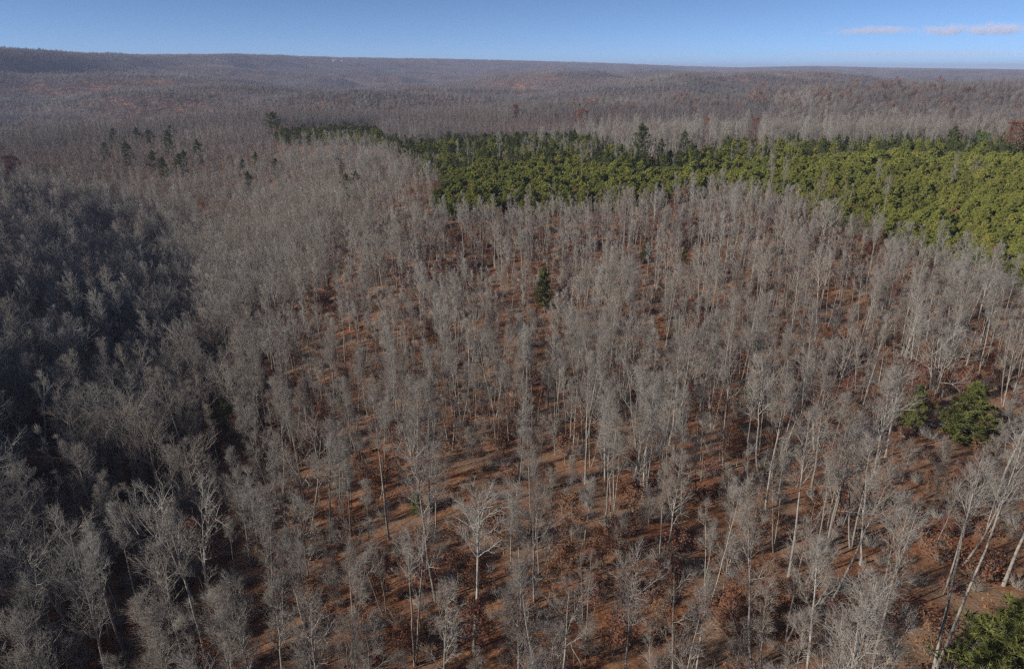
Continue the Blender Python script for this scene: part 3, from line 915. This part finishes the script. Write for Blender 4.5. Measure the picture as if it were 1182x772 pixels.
def add_far(X, Y, base, cnt, rr_, tiltit):
    Z = height(X, Y)
    e = 12.0 if not tiltit else 40.0
    dx = (height(X + e, Y) - height(X - e, Y)) / (2 * e); dy = (height(X, Y + e) - height(X, Y - e)) / (2 * e)
    for x, y, z, gx, gy in zip(X, Y, Z, dx, dy):
        yaw = rr_.uniform(0, 6.28)
        # tip the group with the slope, then turn it
        nrm = Vector((-gx, -gy, 1)).normalized()
        qt = Vector((0, 0, 1)).rotation_difference(nrm) @ Matrix.Rotation(yaw, 3, 'Z').to_quaternion()
        eu = qt.to_euler()
        s = rr_.uniform(0.85, 1.15)
        idx.append(base + rr_.integers(cnt)); pos.append((x, y, z - 0.5)); rot.append((eu.x, eu.y, eu.z)); scl.append((s, s, s * rr_.uniform(0.85, 1.1)))


rf = np.random.default_rng(99)
X, Y = grid_pts(880, 2300, 14.5, math.radians(46), 12)
add_far(X, Y, 0, n1, rf, False)
red = fbm(X / 420, Y / 420, 71, 3)
k = (red > 0.20) & (rf.random(len(X)) < 0.22) | (rf.random(len(X)) < 0.006)
add_far(X[k] + 4, Y[k] + 3, n1, n1r, rf, False)
evg = fbm(X / 420 + 5, Y / 240, 75, 3) - 0.55 * fbm(X / 900 + 3.1, Y / 400 + 1.7, 11, 3)
k = (evg > 0.24) & (rf.random(len(X)) < 0.42) | (rf.random(len(X)) < 0.012)
add_far(X[k] - 4, Y[k] + 5, n1 + n1r, n1e, rf, False)
b2 = n1 + n1r + n1e
X, Y = grid_pts(2280, 11500, 44, math.radians(44), 13)
add_far(X, Y, b2, n2, rf, True)
red = fbm(X / 900, Y / 900, 81, 3)
k = (red > 0.18) & (rf.random(len(X)) < 0.30)
add_far(X[k] + 9, Y[k] + 7, b2 + n2, n2r, rf, True)
evg = fbm(X / 1000 + 5, Y / 500, 85, 3) - 0.55 * fbm(X / 900 + 3.1, Y / 400 + 1.7, 11, 3)
k = (evg > 0.20) & (rf.random(len(X)) < 0.75) | (rf.random(len(X)) < 0.03)
add_far(X[k] - 8, Y[k] + 5, b2 + n2 + n2r, n2e, rf, True)
scatter('far_forest', fvar, idx, pos, rot, scl, 'far-off leafless forest rolling away over low hills to the horizon')
print('far groups', len(idx))

# ------------------------------------------------------------------ the pine stand
xp, yp = grid_pts(120, 760, 3.2, math.radians(56), 21, 0.48)
zp = height(xp, yp)
qx, qy, dp = project(xp, yp, zp + 6.5)
inb = poly_in(qx, qy, P_BRIGHT) & (np.hypot(xp, yp) < 520)
ind = (poly_in(qx, qy, P_DARK) & (np.hypot(xp, yp) < 640)) | poly_in(qx, qy, P_STRIP)
rp = np.random.default_rng(31)
clump = fbm(xp / 16, yp / 16, 91, 2)
sel_b = inb & (rp.random(len(xp)) < 0.93) & (clump > -0.8)
sel_d = ind & (rp.random(len(xp)) < 0.46 + 0.30 * fbm(xp / 28, yp / 28, 93, 2))
cand = [(float(dp[i]), i, 'b') for i in np.where(sel_b)[0]] + [(float(dp[i]), i, 'd') for i in np.where(sel_d)[0]]
visible = sorted(c for c in cand if -10 < qx[c[1]] < PW + 10)
near300 = set(c[1] for c in visible[:290])
PCOL = [(620, 'at its left end'), (800, 'left of its middle'), (900, 'at its narrow middle'), (1000, 'right of its middle'), (1060, 'toward the right edge'), (1120, 'closer to the right edge'), (3000, 'by the right edge')]
EDX = [497, 520, 600, 690, 760, 800, 850, 900, 940, 1000, 1060, 1120, 1182, 1500]
EDY = [226, 240, 236, 230, 222, 214, 212, 222, 236, 250, 268, 290, 305, 345]
idx, pos, rot, scl = [], [], [], []
for d, i, t in cand:
    yaw = rp.uniform(0, 6.28)
    s = rp.uniform(0.75, 1.18) * (0.98 + 0.25 * clump[i])
    if t == 'd':
        s = rp.uniform(0.40, 0.74)
    if i in near300:
        m = (YPINE if t == 'b' else DPINE)
        e = thing('pine_tree', m[rp.integers(len(m))][0], (xp[i], yp[i], zp[i]), yaw, (s, s, s), (rp.normal(0, .03), rp.normal(0, .03)))
        wh = next(w for lim, w in PCOL if qx[i] < lim); rw = 'front rows' if qy[i] > np.interp(qx[i], EDX, EDY) - 14 else 'inner rows'
        size = 'small ' if s < 0.8 else 'large ' if s > 1.05 else ''
        tag(e, f'{size}young yellow-green pine in the {rw} of the stand, {wh}', 'pine', f'young pines {wh}')
    else:
        if t == 'b':
            idx.append(rp.integers(6) if d < 300 else 6 + rp.integers(4))
        else:
            idx.append(10 + rp.integers(4)) if rp.random() < 0.35 else idx.append(rp.integers(10))
            if idx[-1] < 10: s *= 1.7
        pos.append((xp[i], yp[i], zp[i] - 0.2)); rot.append((0, 0, yaw)); scl.append((s, s, s))
scatter('pine_stand', [list(m) for m, _ in YPINE + YPINE1 + DPINE], idx, pos, rot, scl, 'dense stand of young yellow-green pines with darker pines behind, upper right')
print('pines', len(near300), len(idx))

# ------------------------------------------------------------------ undergrowth and leafy saplings
xu, yu = grid_pts(40, 330, 2.6, math.radians(52), 44, 0.5)
zu = height(xu, yu)
den = fbm(xu / 22, yu / 22, 95, 3)
pu = rp.random(len(xu))
kr = (pu < 0.07 + 0.14 * (den > 0.15))
kt = (~kr) & (pu > 0.58)
BR = []
for i in range(5):
    r_ = np.random.default_rng(800 + i); b = MB()
    m = 60
    a = r_.uniform(0, 6.28, m); p0 = np.stack([0.3 * np.cos(a), 0.3 * np.sin(a), np.zeros(m) - 0.1], -1) * r_.random((m, 1))
    d = unit(np.stack([np.cos(a), np.sin(a), r_.uniform(0.6, 2.5, m)], -1))
    p1 = p0 + d * r_.uniform(1.0, 2.6, (m, 1))
    b.spikes(p0, p1, 0.018, 0)
    P = np.stack([p0, p1], 1); Q, _, _ = sprout(P, np.full(m, 1.8), 5, 0.3, 1, 0.6, 0.4, 2, 0.2, 0.2, r_)
    b.spikes(Q[:, 0], Q[:, 1], 0.012, 0)
    if i >= 3:
        c = Q[:, 1]; b.blades(c, c + unit(r_.normal(size=c.shape)) * 0.25, 0.2, 1, r_)
    BR.append([b.mesh('brush', [M_TWIG, M_RUSSET])])
RUSM = [list(m) for m, _ in RUS[1]]
idx, pos, rot, scl = [], [], [], []
for i in np.where(kr | kt)[0]:
    if kr[i]:
        idx.append(5 + rp.integers(3)); s = rp.uniform(0.25, 0.62)
    else:
        idx.append(rp.integers(5)); s = rp.uniform(0.6, 1.3)
    pos.append((xu[i], yu[i], zu[i])); rot.append((0, 0, rp.uniform(0, 6.28))); scl.append((s, s, s))
scatter('undergrowth', BR + RUSM, idx, pos, rot, scl, 'low bare brush and russet-leaved saplings covering the forest floor')
print('undergrowth', len(idx))

# ------------------------------------------------------------------ fallen trunks
def fallen(px, py, ln, ang, label, rad_=0.2):
    x, y, z = hit(px, py)
    r_ = np.random.default_rng(int(px * 3 + py))
    k = 9
    s = np.linspace(-0.5, 0.5, k) * ln
    X = x + s * math.cos(ang); Y = y + s * math.sin(ang)
    Z = height(X, Y) + rad_ * 0.75 + np.cumsum(r_.normal(0, 0.03, k))
    P = np.stack([X - x, Y - y, Z - z], -1)[None]
    b = MB(); b.tubes(P, (rad_ * np.linspace(1.1, 0.4, k))[None], 7)
    e = bpy.data.objects.new('fallen_tree', None); e.location = (x, y, z); COL.objects.link(e)
    o = link(bpy.data.objects.new('trunk', b.mesh('log', [M_WOOD], True)), e)
    b2_ = MB()
    Q, L, _ = sprout(P, np.array([ln * 0.35]), 9, 0.55, 1.0, 0.6, 0.7, 4, 0.3, 0.12, r_)
    b2_.tubes(Q, np.linspace(1, 0.25, 4)[None] * 0.05 + np.zeros((len(Q), 1)), 4, 0)
    Q2, _, _ = sprout(Q, L, 6, 0.2, 1, 0.7, 0.5, 2, 0.2, 0.2, r_)
    b2_.spikes(Q2[:, 0], Q2[:, 1], 0.018, 0)
    link(bpy.data.objects.new('branches', b2_.mesh('branches', [M_WOOD])), e)
    tag(e, label, 'fallen tree')


fallen(645, 655, 13, 0.6, 'fallen tree with dry branches in the russet clearing, lower middle')
fallen(1130, 752, 10, -0.4, 'pale fallen tree near the green pine in the lower right corner', 0.16)
fallen(960, 408, 14, 0.5, 'pale fallen tree on the upper slope at right of centre', 0.2)
fallen(815, 655, 11, 2.4, 'fallen trunk lying on orange leaves below the middle right')
fallen(905, 560, 12, 0.35, 'fallen trunk lying across the slope at right of centre', 0.18)

# ------------------------------------------------------------------ two white houses on the far ridge
def house(px, py, w, dpt, hw, label, r_):
    d = pix_dir(px, py); d = d / np.hypot(d[0], d[1])
    x, y = d[0] * r_, d[1] * r_
    z = float(height(np.array([x]), np.array([y]))[0])
    zt = CAM_Z + d[2] * r_
    e = bpy.data.objects.new('house', None); e.location = (x, y, z); e.rotation_euler = (0, 0, 0.3); COL.objects.link(e)
    lift = max(zt - z - hw * 0.5, 0)
    lift = min(lift, 14)
    mw, n1_, b1 = new_mat('white_siding'); b1.inputs['Base Color'].default_value = (0.8, 0.8, 0.78, 1)
    mr, n2_, b2 = new_mat('grey_roof'); b2.inputs['Base Color'].default_value = (0.2, 0.2, 0.22, 1)
    mg, n3_, b3 = new_mat('window_glass'); b3.inputs['Base Color'].default_value = (0.03, 0.035, 0.04, 1); b3.inputs['Roughness'].default_value = 0.1
    a, c = w / 2, dpt / 2
    H0 = hw + lift
    V = [(-a, -c, -1), (a, -c, -1), (a, c, -1), (-a, c, -1), (-a, -c, H0), (a, -c, H0), (a, c, H0), (-a, c, H0), (-a, 0, H0 + dpt * .35), (a, 0, H0 + dpt * .35)]
    F = [(0, 1, 5), (0, 5, 4), (1, 2, 6), (1, 6, 5), (2, 3, 7), (2, 7, 6), (3, 0, 4), (3, 4, 7), (4, 8, 7), (5, 6, 9)]
    b = MB(); b.add(V, F); link(bpy.data.objects.new('wall', b.mesh('wall', [mw])), e)
    o_ = 0.6; t = 0.25
    rv_ = []
    for sx in (-a - o_, a + o_):
        for (yy, zz) in ((-c - o_, H0 - o_ * .7), (0, H0 + dpt * .35 + 0.03), (c + o_, H0 - o_ * .7), (c + o_, H0 - o_ * .7 + t), (0, H0 + dpt * .35 + t + .03), (-c - o_, H0 - o_ * .7 + t)):
            rv_.append((sx, yy, zz))
    rf_ = []
    for k in range(6):
        k2 = (k + 1) % 6
        rf_ += [(k, k2, 6 + k2), (k, 6 + k2, 6 + k)]
    rf_ += [(0, 1, 4), (0, 4, 5), (1, 2, 3), (1, 3, 4), (6, 10, 7), (6, 11, 10), (7, 9, 8), (7, 10, 9)]
    b = MB(); b.add(rv_, rf_); link(bpy.data.objects.new('roof', b.mesh('roof', [mr])), e)
    for wx in (-0.3, 0.0, 0.3):
        b = MB(); x0, x1 = wx * w - .6, wx * w + .6
        b.add([(x0, -c - .04, H0 - 2.6), (x1, -c - .04, H0 - 2.6), (x1, -c - .04, H0 - 1), (x0, -c - .04, H0 - 1)], [(0, 1, 2), (0, 2, 3)])
        link(bpy.data.objects.new('window', b.mesh('window', [mg])), e)
    tag(e, label, 'house', 'white houses on the far ridge')


house(386, 70, 24, 12, 7, 'larger white house on the far ridge, left of the pair', 5200)
house(395, 70.5, 14, 9, 6, 'smaller white house just right of the larger one on the far ridge', 5230)

# ------------------------------------------------------------------ clouds over the right horizon
def cloud_mat(name, scale, dens, seed):
    m = bpy.data.materials.new(name); m.use_nodes = True
    nt = m.node_tree; nt.nodes.clear()
    out = nt.nodes.new('ShaderNodeOutputMaterial'); pv = nt.nodes.new('ShaderNodeVolumePrincipled')
    pv.inputs['Color'].default_value = (1.0, 0.90, 0.96, 1); pv.inputs['Anisotropy'].default_value = -0.3
    tc = nt.nodes.new('ShaderNodeTexCoord')
    nz = nt.nodes.new('ShaderNodeTexNoise'); nz.inputs['Scale'].default_value = scale; nz.inputs['Detail'].default_value = 6; nz.inputs['Roughness'].default_value = 0.62
    mp = nt.nodes.new('ShaderNodeMapping'); mp.inputs['Location'].default_value = (seed, seed * 2.1, 0); mp.inputs['Scale'].default_value = (1.3, 1, 0.35)
    nt.links.new(tc.outputs['Object'], mp.inputs[0]); nt.links.new(mp.outputs[0], nz.inputs['Vector'])
    ln = nt.nodes.new('ShaderNodeVectorMath'); ln.operation = 'LENGTH'; nt.links.new(tc.outputs['Object'], ln.inputs[0])
    a = nt.nodes.new('ShaderNodeMath'); a.operation = 'MULTIPLY_ADD'; nt.links.new(ln.outputs['Value'], a.inputs[0]); a.inputs[1].default_value = -0.32; nt.links.new(nz.outputs['Fac'], a.inputs[2])
    mr = nt.nodes.new('ShaderNodeMapRange'); nt.links.new(a.outputs[0], mr.inputs[0])
    mr.inputs['From Min'].default_value = 0.27; mr.inputs['From Max'].default_value = 0.42; mr.inputs['To Min'].default_value = 0; mr.inputs['To Max'].default_value = dens
    nt.links.new(mr.outputs[0], pv.inputs['Density']); nt.links.new(pv.outputs[0], out.inputs['Volume'])
    return m


def cloud(px, py, wpx, hpx, dist, dens, seed, label):
    d = pix_dir(px, py)
    c = d * dist
    bm_v = []
    import bmesh
    bm = bmesh.new(); bmesh.ops.create_icosphere(bm, subdivisions=4, radius=1.0)
    for v in bm.verts:
        if v.co.z < 0: v.co.z *= 0.55
    me = bpy.data.meshes.new('cloud'); bm.to_mesh(me); bm.free()
    me.materials.append(cloud_mat('cloud_vapour', 3.6, dens, seed))
    o = link(bpy.data.objects.new('cloud', me))
    o.location = (c[0], c[1], CAM_Z + c[2])
    sc = dist / FPX * 0.9
    o.scale = (wpx * 0.5 * sc, wpx * 0.25 * sc, hpx * 0.62 * sc)
    o.rotation_euler = (0, 0, -math.atan2(c[0], c[1]))
    tag(o, label, kind='structure')


cloud(1008, 36, 112, 10, 26000, 0.0013, 1.3, 'thin pink-white cloud streak low over the right horizon')
cloud(1092, 36, 70, 13, 26500, 0.0019, 4.7, 'pinkish puffy cloud right of the thin streak')
cloud(1060, 63, 330, 6, 32000, 0.00025, 2.2, 'faint long cloud band just above the right horizon')
cloud(1152, 35, 84, 14, 26500, 0.0022, 7.9, 'brightest pinkish puffy cloud near the right edge of the sky')

# ------------------------------------------------------------------ haze
mh = bpy.data.materials.new('haze_air'); mh.use_nodes = True
nt = mh.node_tree; nt.nodes.clear()
out = nt.nodes.new('ShaderNodeOutputMaterial'); pv = nt.nodes.new('ShaderNodeVolumePrincipled')
pv.inputs['Color'].default_value = (0.60, 0.70, 1.0, 1); pv.inputs['Density'].default_value = 9.5e-5
nt.links.new(pv.outputs[0], out.inputs['Volume'])
zmin = float(GZ.min()) - 2; zmax = max(CAM_Z + 25, float(GZ.max()) + 45)
S = 17000
V = [(x, y, z) for z in (zmin, zmax) for (x, y) in ((-S, -S), (S, -S), (S, S), (-S, S))]
F = [(0, 2, 1), (0, 3, 2), (4, 5, 6), (4, 6, 7), (0, 1, 5), (0, 5, 4), (1, 2, 6), (1, 6, 5), (2, 3, 7), (2, 7, 6), (3, 0, 4), (3, 4, 7)]
b = MB(); b.add(V, F)
hz = link(bpy.data.objects.new('haze', b.mesh('haze', [mh])))
tag(hz, 'thin blue haze over the far hills', kind='stuff')
